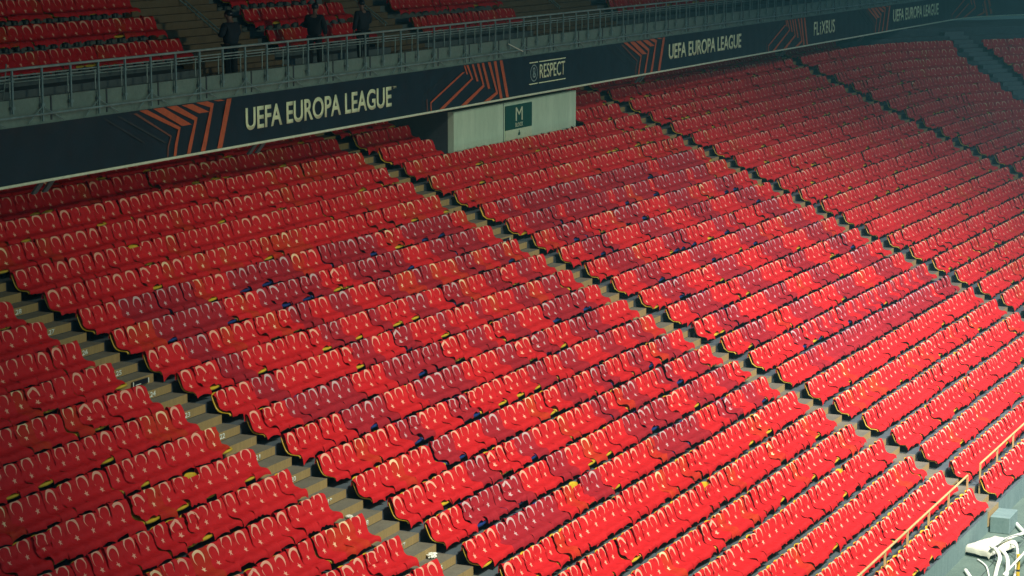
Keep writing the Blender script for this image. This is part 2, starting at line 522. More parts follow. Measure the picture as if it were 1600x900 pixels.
SLIP = [(895, 775), (1098, 772), (1312, 752), (297, 762), (206, 385), (1188, 297), (1005, 212)]
for q in SLIP:                  # flags that slid down and bare the top of their seat back
    e = min((e for e in vis if e['shell'] == 'yellow' and e['b'][0] != 'U'), key=lambda e: (e['px'][0]-q[0])**2+(e['px'][1]-q[1])**2)
    e['var'] = NV
inframe = [e for e in vis if 3 < e['px'][0] < 1597 and 3 < e['px'][1] < 897]
inframe.sort(key=lambda e: e['d'])
near = set(id(e) for e in inframe[:300])
ORD = ['first', 'second', 'third', 'fourth', 'fifth', 'sixth', 'seventh', 'eighth', 'ninth', 'tenth', 'eleventh', 'twelfth', 'thirteenth', 'fourteenth', 'fifteenth', 'sixteenth', 'seventeenth', 'eighteenth', 'nineteenth', 'twentieth', 'twenty-first', 'twenty-second', 'twenty-third', 'twenty-fourth', 'twenty-fifth', 'twenty-sixth', 'twenty-seventh', 'twenty-eighth', 'twenty-ninth', 'thirtieth']
def where(e):
    base = {'A': (16, 'left'), 'B': (17, 'right')}.get(e['b'], (23, 'right'))
    up = base[0]-e['j']
    if up >= 0: rw = ('lowest row' if up == 0 else ORD[up]+' row up') + ' in view along the near aisle'
    else: rw = ORD[-up-1]+' row below its lowest visible step'
    return ORD[min(e['k'], 29)], base[1], rw

proto_seat = {}
for i, e in enumerate([e for e in inframe[:300]]):
    o, side, rw = where(e)
    col = {0: 'red', 1: 'orange-tinted red', 2: 'dark maroon'}[e['tone']]
    if not e['bare']:
        f = link_mesh('flag', flag_mesh(e['var'], e['tone']))
        f.location = (e['x']+e['dx'], e['y'], e['z']+e['dz']); f.rotation_euler = (0, 0, e['h']+e['rz'])
        tag(f, '%s flag, %s seat %s of aisle, %s' % (col, o, side, rw.replace(' in view along the near aisle', ' along it')), 'flag', 'crescent flags draped over the seats')
    s = empty('stadium_seat', (e['x'], e['y'], e['z']), e['h'])
    tag(s, '%s %s seat %s of near aisle, %s' % (o, e['shell'], side, rw.replace(' in view along the near aisle', ' along it')), 'seat', 'plastic seats of the lower stand')
    link_mesh('shell', seat_me[e['shell']], s)
    link_mesh('bracket', bracket_me, s)

# the far rest of seats and flags, each kind one object
def gather(items, get, name, mats, **k):
    Ps, Fs, UVs, Ms = [], [], [], []; b = 0
    for e in items:
        P, F, uv, mi = get(e)
        c, s = math.cos(e['h']+e.get('_r', 0)), math.sin(e['h']+e.get('_r', 0))
        Q = np.empty_like(P)
        Q[:, 0] = P[:, 0]*c-P[:, 1]*s+e['x']; Q[:, 1] = P[:, 0]*s+P[:, 1]*c+e['y']; Q[:, 2] = P[:, 2]+e['z']
        Ps.append(Q); Fs.append(F+b); b += len(P)
        if uv is not None: UVs.append(uv)
        Ms.append(np.full(len(F), mi))
    me = np_mesh(name, np.concatenate(Ps), np.concatenate(Fs), np.concatenate(UVs) if UVs else None, mats, np.concatenate(Ms))
    return link_mesh(name, me, kind='stuff', **k)
far = [e for e in vis if id(e) not in near]
def gf(e):
    P, F, uv = (HI if e['d'] < 62 else LO)[e['var']]
    e['_r'] = e['rz']
    P = P.copy(); P[:, 0] += e['dx']; P[:, 2] += e['dz']
    return P, F, uv, e['tone']
gather([e for e in far if not e['bare']], gf, 'flags', [M[t] for t in TONE], label='red crescent flags covering the farther rows of seats in both tiers', cat='flags')
def gs(e):
    e['_r'] = 0
    P, F = (SP, SF) if e['d'] < 62 else (SPL, SFL)
    return P, F, None, 0 if e['shell'] == 'yellow' else 1
gather(far, gs, 'seats', [M['yellow'], M['navy']], label='yellow and navy plastic seats under the flags of the farther rows', cat='seats')
def gb(e):
    return BRP, BRF, None, 0
gather([e for e in far if e['d'] < 75], gb, 'seat_brackets', [M['bracket']], label='dark steel brackets under the farther rows of seats', cat='brackets')

# ------------------------------------------------------------------ block entrance with its sign
BY = -1.50
blk = empty('entrance_block', (23.99, BY, row_z(2)), label='pale painted box of the stairwell entrance rising among the seats', cat='entrance')
def part(mbx, name, mat, parent, **k):
    o = mbx.build(name, mat, parent, **k)
    o.data.transform(Matrix.Translation(-Vector(parent.location)))
    return o
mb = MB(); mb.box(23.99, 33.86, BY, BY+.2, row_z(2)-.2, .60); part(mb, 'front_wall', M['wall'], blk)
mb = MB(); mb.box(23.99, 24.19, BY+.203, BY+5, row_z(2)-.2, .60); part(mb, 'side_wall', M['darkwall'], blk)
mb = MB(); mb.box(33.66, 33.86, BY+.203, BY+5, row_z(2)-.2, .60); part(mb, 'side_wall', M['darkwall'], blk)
mb = MB(); mb.box(27.72, 27.75, BY-.006, BY-.002, row_z(2)-.2, .62); part(mb, 'joint', M['black'], blk)

FONT = {}
def text_obj(s, name, mat, parent, x0, x1, z0, z1, y, extrude=.004, weight=.012, origin=None, bold_x=1.0, **k):
    cu = bpy.data.curves.new(name, 'FONT'); cu.body = s; cu.extrude = 0; cu.offset = weight
    tmp = bpy.data.objects.new('tmp', cu); COL.objects.link(tmp)
    dg = bpy.context.evaluated_depsgraph_get()
    me = bpy.data.meshes.new_from_object(tmp.evaluated_get(dg))
    bpy.data.objects.remove(tmp); bpy.data.curves.remove(cu)
    co = np.empty(len(me.vertices)*3, np.float32); me.vertices.foreach_get('co', co); co = co.reshape(-1, 3)
    lo, hi = co.min(0), co.max(0)
    cx = x0+(co[:, 0]-lo[0])/(hi[0]-lo[0])*(x1-x0); cz = z0+(co[:, 1]-lo[1])/(hi[1]-lo[1])*(z1-z0)
    new = np.stack([cx, np.full(len(cx), y), cz], -1) - (np.array(parent.location) if parent else 0)
    me.vertices.foreach_set('co', new.astype(np.float32).ravel())
    me.materials.clear(); me.materials.append(mat)
    bm = bmesh.new(); bm.from_mesh(me)
    ext = bmesh.ops.extrude_face_region(bm, geom=list(bm.faces))
    bmesh.ops.translate(bm, verts=[v for v in ext['geom'] if isinstance(v, bmesh.types.BMVert)], vec=(0, extrude, 0))
    bmesh.ops.recalc_face_normals(bm, faces=bm.faces)
    bm.to_mesh(me); bm.free(); me.update()
    return link_mesh(name, me, parent, **k)

sg = empty('block_sign', (27.84, BY-.03, -.72), label='green and white sign with a big letter M on the entrance wall', cat='sign')
mb = MB(); mb.box(27.84, 29.97, BY-.035, BY-.005, -.30, .49); part(mb, 'green_panel', M['signgreen'], sg)
mb = MB(); mb.box(27.84, 29.97, BY-.033, BY-.005, -.95, -.303); part(mb, 'white_panel', M['signwhite'], sg)
text_obj('M', 'lettering', M['signwhite'], sg, 28.62, 29.18, -.04, .40, BY-.045, weight=.0)
text_obj('BLOCK', 'lettering', M['signwhite'], sg, 28.60, 29.22, -.24, -.10, BY-.045)
mb = MB()
mb.add([(28.83, BY-.045, -.52), (28.98, BY-.045, -.52), (28.98, BY-.045, -.44), (28.93, BY-.045, -.42), (28.93, BY-.045, -.36), (28.88, BY-.045, -.36), (28.88, BY-.045, -.42), (28.83, BY-.045, -.44)], [tuple(range(8))])
part(mb, 'symbol', M['signgreen'], sg)

# ------------------------------------------------------------------ upper tier edge: slab, banner, walkway
FY = -1.65
def up_path(off, x0=-14., step=4):
    """the line of the upper tier edge with its corner, off metres towards the back"""
    cx, cy, rr = 88.0, FY-15.0, 15.0
    pts = []
    x = x0
    while x < 88: pts.append((x, FY+off)); x += step
    for i in range(13):
        th = R(75)*i/12
        pts.append((cx+(rr+off)*math.sin(th), cy+(rr+off)*math.cos(th)))
    ex, ey = pts[-1]; d = (math.cos(R(75)), -math.sin(R(75)))
    for t in (8, 20): pts.append((ex+d[0]*t, ey+d[1]*t))
    return pts
def sheet(mb, A, za, B, zb, mi=0):
    n = len(A)
    mb.add([(x, y, za) for x, y in A]+[(x, y, zb) for x, y in B], [(i, i+1, n+i+1, n+i) for i in range(n-1)], mi)
p0, p1 = up_path(0.03), up_path(.18)
mb = MB()
sheet(mb, p0, .80, p0, 2.64); sheet(mb, p0, 2.64, p1, 2.64); sheet(mb, p1, 2.64, p1, UZ0); sheet(mb, p1, UZ0, up_path(2.3), UZ0)
sheet(mb, p0, .80, up_path(6), .80)
# panel joints of the parapet as shallow ribs
x = -13.0
while x < 86:
    mb.box(x, x+.05, FY+.012, FY+.028, 2.10, 2.64, 1); x += 2.226
mb.build('parapet', [M['parapet'], M['darkwall']], label='grey concrete parapet and slab edge of the upper tier', cat='parapet')
# stepped upper terrace
mb = MB()
prev = None
for j in range(0, 8):
    yb = UY0+UD*j+.2
    z = UZS+URI*j
    a = up_path(yb-UD-FY); b = up_path(yb-FY)
    sheet(mb, a, z, b, z); sheet(mb, b, z, b, z+URI)
    if j == 0: sheet(mb, a, UZ0-.01, a, z)
mb.build('upper_terrace', M['greywall'], kind='structure')
# upper aisles: broad brown stairs, three steps to a row
for ax0, ax1 in ((12.7, 17.1), (23.9, 26.3), (35.0, 43.0)):
    mb = MB()
    for q in range(0, 21):
        y0 = UY0+.2-UD+q*UD/3; z = UZS+q*URI/3+.004
        mb.box(ax0, ax1, y0-.008, y0-.008+UD/3+(.02 if q < 20 else 0), z-.3, z)
        z0 = z
    mb.box(ax0, ax1, UY0+.2-UD-.27, UY0+.2-UD+.003, UZ0, UZ0+.13)
    mb.build('upper_steps', M['upper_tread'], kind='structure')
# back wall and roof void over the lower tier
mb = MB()
sheet(mb, up_path(5.0), row_z(-3), up_path(5.0), .80)
mb.build('back_wall', M['greywall'], label='dim grey wall behind the top rows under the upper tier', cat='wall')
# unseen roof, added to keep the floodlights off the upper tier
mb = MB(); mb.box(-60, 110, -14.0, 30, 12.0, 12.5)
mb.build('shade_roof', M['darkwall'], label='unseen dark roof added to shade the upper tier', cat='roof')
cp = up_path(3.4)
for i in range(len(cp)-14, len(cp)-2, 2):
    x, y = cp[i]
    mb = MB(); mb.box(x-.9, x+.9, y-.3, y+.3, row_z(-3), .795)
    mb.build('column', M['darkwall'], label='dark square column under the upper tier beyond the corner seats', cat='column', group='columns under the upper tier')
# raking struts under the banner
for i, sx in enumerate((2.45, 12.05, 40.4, 58.0, 70.5)):
    mb = MB()
    for dx_ in (0, .42): mb.obox((sx+dx_, -1.35, .62), (.09, 0, 0), (.0, .16, -.20), (0, .02, .014))
    mb.box(sx-.09, sx+.51, -1.50, -1.46, .78, .83)
    mb.build('raking_strut', M['greywall'], label='%s of the slanted grey strut pairs below the black banner, counted from the left' % ORD[i], cat='strut', group='strut pairs under the banner')

ban = empty('perimeter_banner', (0, FY, .74), label='long black sports banner with cream lettering along the upper tier edge', cat='banner')
mb = MB()
pb = up_path(-.025, step=.2)
n = len(pb); rb = random.Random(3)
rows_z = [.74, 1.0, 1.25, 1.5, 1.75, 2.04]
vs = []
for zi, z in enumerate(rows_z):
    for i, (x, y) in enumerate(pb):
        wv = .012*math.sin(x*2.1+z*5)+.010*math.sin(x*5.3-z*3)+.006*rb.uniform(-1, 1)
        if x < 3.8: wv = wv*1.6+.045*math.sin(x*4+z*7+math.sin(z*9))*math.sin(x*1.3)
        if zi in (0, 5): wv *= .3
        vs.append((x, y+min(abs(wv), .042), z))
mb.add(vs, [(a*n+i, a*n+i+1, (a+1)*n+i+1, (a+1)*n+i) for a in range(5) for i in range(n-1)])
part(mb, 'cloth', M['banner'], ban, smooth=True)
mb = MB(); pt = up_path(-.05, step=2); mb.tube([(x, y, .765) for x, y in pt], .034, 8)
part(mb, 'hem', M['hem'], ban)
TXY = FY-.031
text_obj('UEFA EUROPA LEAGUE', 'lettering', M['letter'], ban, 11.10, 19.42, 1.13, 1.72, TXY, weight=.022)
text_obj('TM', 'trademark', M['letter'], ban, 19.50, 19.72, 1.64, 1.71, TXY)
text_obj('RESPECT', 'lettering', M['letter'], ban, 30.28, 32.45, 1.24, 1.71, TXY, weight=.006)
text_obj('UEFA EUROPA LEAGUE', 'lettering', M['letter'], ban, 42.64, 51.25, 1.16, 1.74, TXY, weight=.022)
for tx, a, b, top in (('FL', 61.56, 62.38, 1.76), ('i', 62.52, 62.64, 1.72), ('XBUS', 62.74, 64.9, 1.76)):
    text_obj(tx, 'lettering', M['letter'], ban, a, b, 1.15, top, TXY, weight=.01)
text_obj('UEFA EUROPA LEAGUE', 'lettering', M['letter'], ban, 75.3, 84.7, 1.17, 1.80, TXY, weight=.022)
mb = MB()
for a, b, z in ((29.43, 30.12, 1.80), (30.24, 32.5, 1.80), (29.40, 30.10, 1.10), (30.2, 32.5, 1.10)):
    mb.box(a, b, TXY, TXY+.004, z-.016, z+.016)
part(mb, 'rules', M['letter'], ban)
mb = MB()
def ring(cx, cz, rx, rz, wdt, n=28):
    vs = []
    for i in range(n):
        a = 2*math.pi*i/n
        vs.append((cx+math.cos(a)*rx, TXY, cz+math.sin(a)*rz)); vs.append((cx+math.cos(a)*(rx-wdt), TXY, cz+math.sin(a)*(rz-wdt)))
    mb.add(vs, [(2*i, (2*i+2) % (2*n), (2*i+3) % (2*n), 2*i+1) for i in range(n)])
ring(29.80, 1.45, .30, .28, .035); ring(29.80, 1.54, .10, .10, .05); ring(29.82, 1.38, .13, .09, .07)
part(mb, 'roundel', M['steel_bright'], ban)

T1 = [([(10.29, 2.02), (9.78, 0.80)], 0.22), ([(8.95, 2.03), (9.45, 1.91), (9.07, 1.0), (8.97, 0.80)], 0.19), ([(7.56, 2.03), (8.67, 1.63), (8.39, 1.02), (8.30, 0.80)], 0.16), ([(6.28, 2.03), (7.89, 1.46), (7.73, 1.08), (7.66, 0.80)], 0.12), ([(5.93, 1.98), (7.50, 1.30), (7.36, 1.05), (7.33, 0.80)], 0.06), ([(6.95, 2.03), (8.24, 1.51)], 0.17), ([(8.26, 2.02), (9.06, 1.76)], 0.17), ([(9.67, 2.03), (9.91, 1.99)], 0.12), ([(5.18, 1.98), (7.24, 1.16)], 0.04), ([(4.58, 1.98), (6.31, 1.24)], 0.03)]
T1m = [0, 0, 0, 0, 1, 0, 0, 0, 2, 2]
T2 = [([(27.15, 2.02), (27.66, 0.80)], 0.2), ([(26.68, 2.02), (27.17, 0.80)], 0.19), ([(26.23, 2.02), (26.84, 1.01), (26.05, 0.80)], 0.17), ([(25.75, 2.02), (26.23, 1.18)], 0.15), ([(25.39, 2.02), (25.81, 1.3), (24.33, 0.80)], 0.15), ([(25.0, 2.02), (25.35, 1.47)], 0.12), ([(24.6, 2.02), (24.97, 1.58), (22.75, 0.80)], 0.12), ([(24.39, 2.02), (24.6, 1.73)], 0.08), ([(24.33, 1.82), (22.01, 1.05), (22.03, 0.80)], 0.07), ([(21.74, 1.17), (21.76, 0.80)], 0.05), ([(21.47, 1.28), (21.46, 0.80)], 0.03), ([(23.58, 1.97), (21.47, 1.28)], 0.03)]
T2m = [0]*9+[1, 2, 2]
_up = up_path(-.048, step=1)
def on_banner(x, z, lift):
    """carry a flat layout x round the corner of the banner"""
    if x <= 88: return (x, FY-.031-lift, z)
    th = (x-88)/15.0; rr = 15-.031-lift
    return (88+rr*math.sin(th), FY-15+rr*math.cos(th), z)
def strokes(T, Tm, dx_):
    mb = MB()
    for q, ((pts, wd), mi) in enumerate(zip(T, Tm)):
        n = len(pts); L = []; Rr = []
        for i, (x, z) in enumerate(pts):
            d = Vector((0, 0))
            if i: d += (Vector(pts[i])-Vector(pts[i-1])).normalized()
            if i < n-1: d += (Vector(pts[i+1])-Vector(pts[i])).normalized()
            if abs(d.x) < 1e-6: nn = Vector((1, 0))
            else: nn = Vector((-d.y, d.x)).normalized()
            if i in (0, n-1):   # ends cut level with the banner edge
                sgn = 1 if nn.x > 0 else -1
                k = wd/2/max(abs(nn.x), .35)
                a = (x+sgn*k*1.0, z); b = (x-sgn*k*1.0, z)
            else:
                a = (x+nn.x*wd/2, z+nn.y*wd/2); b = (x-nn.x*wd/2, z-nn.y*wd/2)
            L.append(a); Rr.append(b)
        vs = []
        lift = .0006*q
        cl = lambda v: min(2.03, max(.80, v))
        for a, b in zip(L, Rr): vs += [on_banner(a[0]+dx_, cl(a[1]), lift), on_banner(b[0]+dx_, cl(b[1]), lift)]
        mb.add(vs, [(2*i, 2*i+1, 2*i+3, 2*i+2) for i in range(n-1)], mi)
    part(mb, 'chevrons', [M['orange'], M['orange2'], M['orange3']], ban)
for k in range(3): strokes(T1, T1m, (0, 31.8, 64.3)[k])
for k in range(3): strokes(T2, T2m, 32.9*k)

# walkway railing
rail = empty('walkway_railing', (0, FY-.05, 2.1), label='teal-grey tubular steel railing along the front of the upper walkway', cat='railing')
RY = FY-.06
mb = MB(); pr_ = up_path(-.06, step=4); mb.tube([(x, y, 3.32) for x, y in pr_], .030, 8); part(mb, 'top_rail', M['steel_bright'], rail)
mb = MB()
for z in (3.17, 3.10): mb.tube([(x, y+.05, z) for x, y in pr_], .016, 6)
part(mb, 'middle_rails', M['steel_bright'], rail)
mb = MB(); mb.tube([(x, y, 2.26) for x, y in pr_], .028, 8); part(mb, 'lower_rail', M['steel'], rail)
# posts share one mesh; each is its own part
def post_me(z0, braced):
    mb = MB(); mb.box(-.024, .024, -.018, .018, z0-2.1, 3.31-2.1); mb.box(-.055, .055, -.03, .03, 2.44-2.1, 2.50-2.1)
    mb.box(-.05, .05, -.026, .026, 3.05-2.1, 3.08-2.1)
    me = mb.mesh('post', M['steel']); return me
pm = [post_me(2.34, 0), post_me(2.10, 1)]
bmb = MB(); bmb.tube([(0, 0, 2.44-2.1), (.80, 0, 2.08-2.1)], .013, 5); brace_r = bmb.mesh('brace', M['steel'])
bmb = MB(); bmb.tube([(0, 0, 2.44-2.1), (-.55, 0, 2.10-2.1)], .013, 5); brace_l = bmb.mesh('brace', M['steel'])
inner = MB(); inner.tube([(0, .35, 2.3-2.1), (0, .35, 3.02-2.1)], .018, 6); inner.tube([(0, .35, 3.02-2.1), (0, .35, 3.08-2.1)], .035, 6)
inm = inner.mesh('inner_post', M['steel_bright'])
i = -10
while 1.07+1.113*i < 86:
    x = 1.07+1.113*i
    o = link_mesh('post', pm[i % 2], rail); o.location = (x, 0, 0)
    if i % 2:
        link_mesh('brace', brace_r, o); link_mesh('brace', brace_l, o)
    i += 1
i = -6
ip = empty('inner_fence', (0, FY+.05, 2.1), label='low row of bright tipped posts just behind the walkway railing', cat='fence')
while 1.6+1.113*i < 60:
    o = link_mesh('post', inm, ip); o.location = (1.6+1.113*i, 0, 0); i += 1
mb = MB(); mb.tube([(-8, FY+.40, 2.98), (60, FY+.40, 2.98)], .012, 5); part(mb, 'wire', M['steel_bright'], ip)
# white diagonal stay near the middle
mb = MB(); mb.tube([(27.6, RY-.03, 2.52), (28.75, RY-.03, 2.22)], .018, 6)
mb.build('stay_rod', M['white'], label='thin white slanting rod on the concrete parapet', cat='rod')
# gate frame at the far left of the walkway
g = empty('leaning_ladder', (1.0, -1.5, UZ0), label='grey ladder-like frame leaning on the railing at the far left', cat='ladder')
mb = MB()
for dx_ in (0, .28): mb.tube([(.95+dx_, -1.45, 3.42), (1.35+dx_, -1.0, UZ0+.02)], .018, 6)
part(mb, 'stiles', M['steel_bright'], g)
mb = MB()
for t in (.15, .35, .55, .75): mb.tube([(.95+.4*t, -1.45+.45*t, 3.42-1.1*t), (1.23+.4*t, -1.45+.45*t, 3.42-1.1*t)], .012, 6)
part(mb, 'rungs', M['steel_bright'], g)
# hand rails on the upper stairs
for k, (hx, wd) in enumerate(((15.6, 'nearer'), (25.3, 'middle'), (39.5, 'farther'))):
    h = empty('stair_handrail', (hx, .9, UZ0), label='dull steel handrail up the %s brown stair of the upper tier' % wd, cat='handrail', group='handrails on the upper stairs')
    for dx_ in (-.12, .12):
        mb = MB(); mb.tube([(hx+dx_, 1.5, UZ0+.9), (hx+dx_, 5.5, UZ0+.9+4.0*URI/UD)], .022, 6); part(mb, 'rail', M['steel'], h)
    for t in (0, 1.33, 2.66, 4.0):
        mb = MB(); mb.tube([(hx, 1.5+t, UZ0+t*URI/UD), (hx, 1.5+t, UZ0+.9+t*URI/UD)], .02, 6); part(mb, 'post', M['steel'], h)

# ------------------------------------------------------------------ people on the walkway
def skin_body(name, joints, edges, radii, mat, parent=None, sub=2, **k):
    me = bpy.data.meshes.new(name)
    me.from_pydata(joints, edges, [])
    me.materials.append(mat)
    o = bpy.data.objects.new(name, me); COL.objects.link(o)
    md = o.modifiers.new('skin', 'SKIN'); md.use_smooth_shade = True
    for i, r in enumerate(radii):
        me.skin_vertices[0].data[i].radius = r if isinstance(r, tuple) else (r, r)
    me.skin_vertices[0].data[0].use_root = True
    s = o.modifiers.new('sub', 'SUBSURF'); s.levels = sub; s.render_levels = sub
    dg = bpy.context.evaluated_depsgraph_get()
    m2 = bpy.data.meshes.new_from_object(o.evaluated_get(dg)); m2.name = name
    bpy.data.objects.remove(o); bpy.data.meshes.remove(me)
    if not m2.materials: m2.materials.append(mat)
    m2.polygons.foreach_set('use_smooth', [True]*len(m2.polygons))
    return link_mesh(name, m2, parent, **k)
def hand(J, E, Rd, wrist, d, side, curl):
    """five finger chains from the palm; d = finger direction"""
    d = Vector(d).normalized(); sd = Vector(side).normalized(); cu = Vector(curl).normalized()
    palm = wrist
    J.append(tuple(Vector(J[palm])+d*.07)); Rd.append((.034, .018)); c = len(J)-1; E.append((palm, c))
    for i, (o, L) in enumerate(((-.03, .060), (-.010, .075), (.010, .070), (.03, .055))):
        b = Vector(J[c])+sd*o*.9+d*.02
        J.append(tuple(b)); Rd.append(.009); E.append((c, len(J)-1))
        J.append(tuple(b+d*L*.5+cu*.008)); Rd.append(.0085); E.append((len(J)-2, len(J)-1))
        J.append(tuple(b+d*L*.8+cu*L*.4)); Rd.append(.007); E.append((len(J)-2, len(J)-1))
    t = Vector(J[palm])+d*.02-sd*.035
    J.append(tuple(t)); Rd.append(.011); E.append((palm, len(J)-1))
    J.append(tuple(t+d*.04-sd*.02+cu*.01)); Rd.append(.009); E.append((len(J)-2, len(J)-1))
def person(loc, rz, label, arm, cap=False, vest=False, leanf=0.0, scale=(1, 1, 1)):
    """faces local +y"""
    p = empty('person', loc, rz, label=label, cat='person', group=None); p.scale = scale
    J = [(0, 0, .93), (0, leanf*.3, 1.12), (0, leanf*.7, 1.34), (0, leanf+.01, 1.47), (0, leanf+.04, 1.54), (0, leanf+.06, 1.61), (0, leanf+.055, 1.69),
         (-.10, 0, .88), (-.11, .01, .49), (-.115, -.02, .09), (-.12, .12, .035), (.10, 0, .88), (.12, .03, .49), (.13, .02, .09), (.14, .16, .035)]
    Rd = [(.14, .11), (.13, .10), (.15, .10), (.055, .055), (.052, .055), (.075, .09), (.070, .085), .085, .055, .04, .035, .085, .055, .04, .035]
    E = [(0, 1), (1, 2), (2, 3), (3, 4), (4, 5), (5, 6), (0, 7), (7, 8), (8, 9), (9, 10), (0, 11), (11, 12), (12, 13), (13, 14)]
    for s in (-1, 1):
        sh = len(J); J.append((s*.18, leanf*.9, 1.40)); Rd.append(.055); E.append((2, sh))
        if arm[0 if s < 0 else 1] == 'fold': el, wr, d, cu = (s*.27, leanf+.02, 1.13), (s*.06, leanf+.24, 1.14), (-s*1, .1, 0), (0, -1, 0)
        elif arm[0 if s < 0 else 1] == 'phone': el, wr, d, cu = (s*.25, leanf+.06, 1.12), (s*.14, leanf+.30, 1.22), (-s*.3, .6, .5), (-s*1, 0, 0)
        else: el, wr, d, cu = (s*.25, leanf-.03, 1.13), (s*.26, leanf+.06, .88), (0, .1, -1), (-s*1, 0, 0)
        J.append(el); Rd.append(.042); E.append((sh, len(J)-1))
        J.append(wr); Rd.append(.028); E.append((len(J)-2, len(J)-1))
        hand(J, E, Rd, len(J)-1, d, (0, 1, 0) if abs(d[2]) > .4 else (0, 0, 1), cu)
    skin_body('body', J, E, Rd, M['skin'], p, 2)
    # face: nose and ears, on the head
    c = Vector((0, leanf+.06, 1.64))
    mb = MB()
    mb.obox(c+Vector((0, .095, -.01)), (.012, 0, 0), (0, .018, -.008), (0, .0, .028))
    for s in (-1, 1): mb.obox(c+Vector((s*.082, -.005, -.01)), (.008, 0, 0), (0, .02, 0), (0, 0, .032))
    for s in (-1, 1): mb.obox(c+Vector((s*.032, .083, .02)), (.014, 0, 0), (0, .006, 0), (0, 0, .006), 1)
    mb.obox(c+Vector((0, .086, -.05)), (.024, 0, 0), (0, .005, 0), (0, 0, .004), 1)
    mb.build('face', [M['skin'], M['black']], p, smooth=False)
    # jacket: torso and sleeves in one skinned garment
    JJ = [(0, 0, .84), (0, leanf*.3, 1.08), (0, leanf*.7, 1.32), (0, leanf, 1.45)]; RR = [(.215, .155), (.205, .155), (.215, .150), (.085, .080)]; EE = [(0, 1), (1, 2), (2, 3)]
    for s in (-1, 1):
        a = arm[0 if s < 0 else 1]
        sh = len(JJ); JJ.append((s*.185, leanf*.9, 1.39)); RR.append(.085); EE.append((2, sh))
        if a == 'fold': pts = [(s*.275, leanf+.02, 1.13), (s*.10, leanf+.22, 1.14)]
        elif a == 'phone': pts = [(s*.26, leanf+.06, 1.12), (s*.16, leanf+.27, 1.20)]
        else: pts = [(s*.26, leanf-.03, 1.13), (s*.265, leanf+.05, .92)]
        for q, r in zip(pts, (.075, .055)): JJ.append(q); RR.append(r); EE.append((len(JJ)-2, len(JJ)-1))
    skin_body('jacket', JJ, EE, RR, M['jacket'], p, 2)
    JT = [(0, 0, .90), (-.10, 0, .82), (-.11, .01, .49), (-.115, -.02, .08), (.10, 0, .82), (.12, .03, .49), (.13, .02, .08)]
    skin_body('trousers', JT, [(0, 1), (1, 2), (2, 3), (0, 4), (4, 5), (5, 6)], [(.15, .12), .105, .08, .07, .105, .08, .07], M['trousers'], p, 2)
    for s, q in ((-1, (-.118, .05, .03)), (1, (.135, .09, .03))):
        mb = MB(); mb.obox(q, (.05, 0, 0), (0, .145, 0), (0, 0, .04)); o = mb.build('shoe', M['black'], p, bevel=.02)
    # hair or cap
    bmx = bmesh.new(); bmesh.ops.create_uvsphere(bmx, u_segments=16, v_segments=10, radius=1)
    for v in bmx.verts:
        v.co = Vector((v.co.x*.093, v.co.y*.108, v.co.z*.105 if v.co.z > 0 else v.co.z*.07))
        if v.co.y > .03 and v.co.z < .03: v.co.y = .055; 
        v.co += Vector((0, leanf+.045, 1.67))
    me = bpy.data.meshes.new('cap' if cap else 'hair'); bmx.to_mesh(me); bmx.free(); me.materials.append(M['black'])
    me.polygons.foreach_set('use_smooth', [True]*len(me.polygons))
    hd = link_mesh('cap' if cap else 'hair', me, p)
    if cap:
        mb = MB(); mb.obox((0, leanf+.165, 1.69), (.065, 0, 0), (0, .055, -.012), (0, 0, .006)); mb.build('peak', M['black'], hd, bevel=.004)
    if vest:
        mb = MB()
        for k in range(5): mb.obox((.0, leanf*.8+.150+.01*k, 1.40-.05*k), (.045, 0, 0), (0, .012, -.004), (0, 0, .028))
        mb.build('shirt_front', M['vest'], p)
    return p
person((12.75, -.30, UZ0+.005), R(-10), 'person in a bulky dark jacket seen from behind at the foot of the brown stair', ('fold', 'fold'), scale=(1.28, 1.2, 1.04))
person((17.35, -.30, UZ0+.005), R(-75), 'person in dark jacket and cap with a yellow shirt front looking down at a phone', ('phone', 'down'), cap=True, vest=True, leanf=.05, scale=(1.12, 1.12, 1.05))
person((20.3, -.30, UZ0+.005), R(-25), 'person in long dark coat standing right of the person in the cap', ('down', 'fold'), scale=(1.1, 1.1, 1.05))

# ------------------------------------------------------------------ yellow crowd rails between the two lowest rows
def crowd_rail(xa, xb, posts, label):
    rl = empty('crowd_rail', (xa, -18.98, row_z(22)), label=label, cat='railing', group='yellow rails above the lowest row')
    def yy(x): return -18.98 - CV*((x+10.53)**2-29**2)*.35
    mb = MB(); z = row_z(22)+.80-HS; zl = row_z(23)-.0
    pts = [(x, yy(x), z) for x in np.linspace(xa, xb, 10)]
    mb.tube(pts, .028, 8)
    part(mb, 'top_rail', M['railyellow'], rl)
    for x in posts:
        mb = MB(); mb.box(x-.035, x+.035, yy(x)-.02, yy(x)+.02, zl, z)
        part(mb, 'post', M['railyellow'], rl)
crowd_rail(-3, 18.65, [18.65-2.04*i for i in range(10)], 'yellow painted rail above the lowest row left of the aisle')
crowd_rail(20.11, 38.2, [20.11+2.04*i for i in range(9)], 'yellow painted rail above the lowest row right of the aisle')

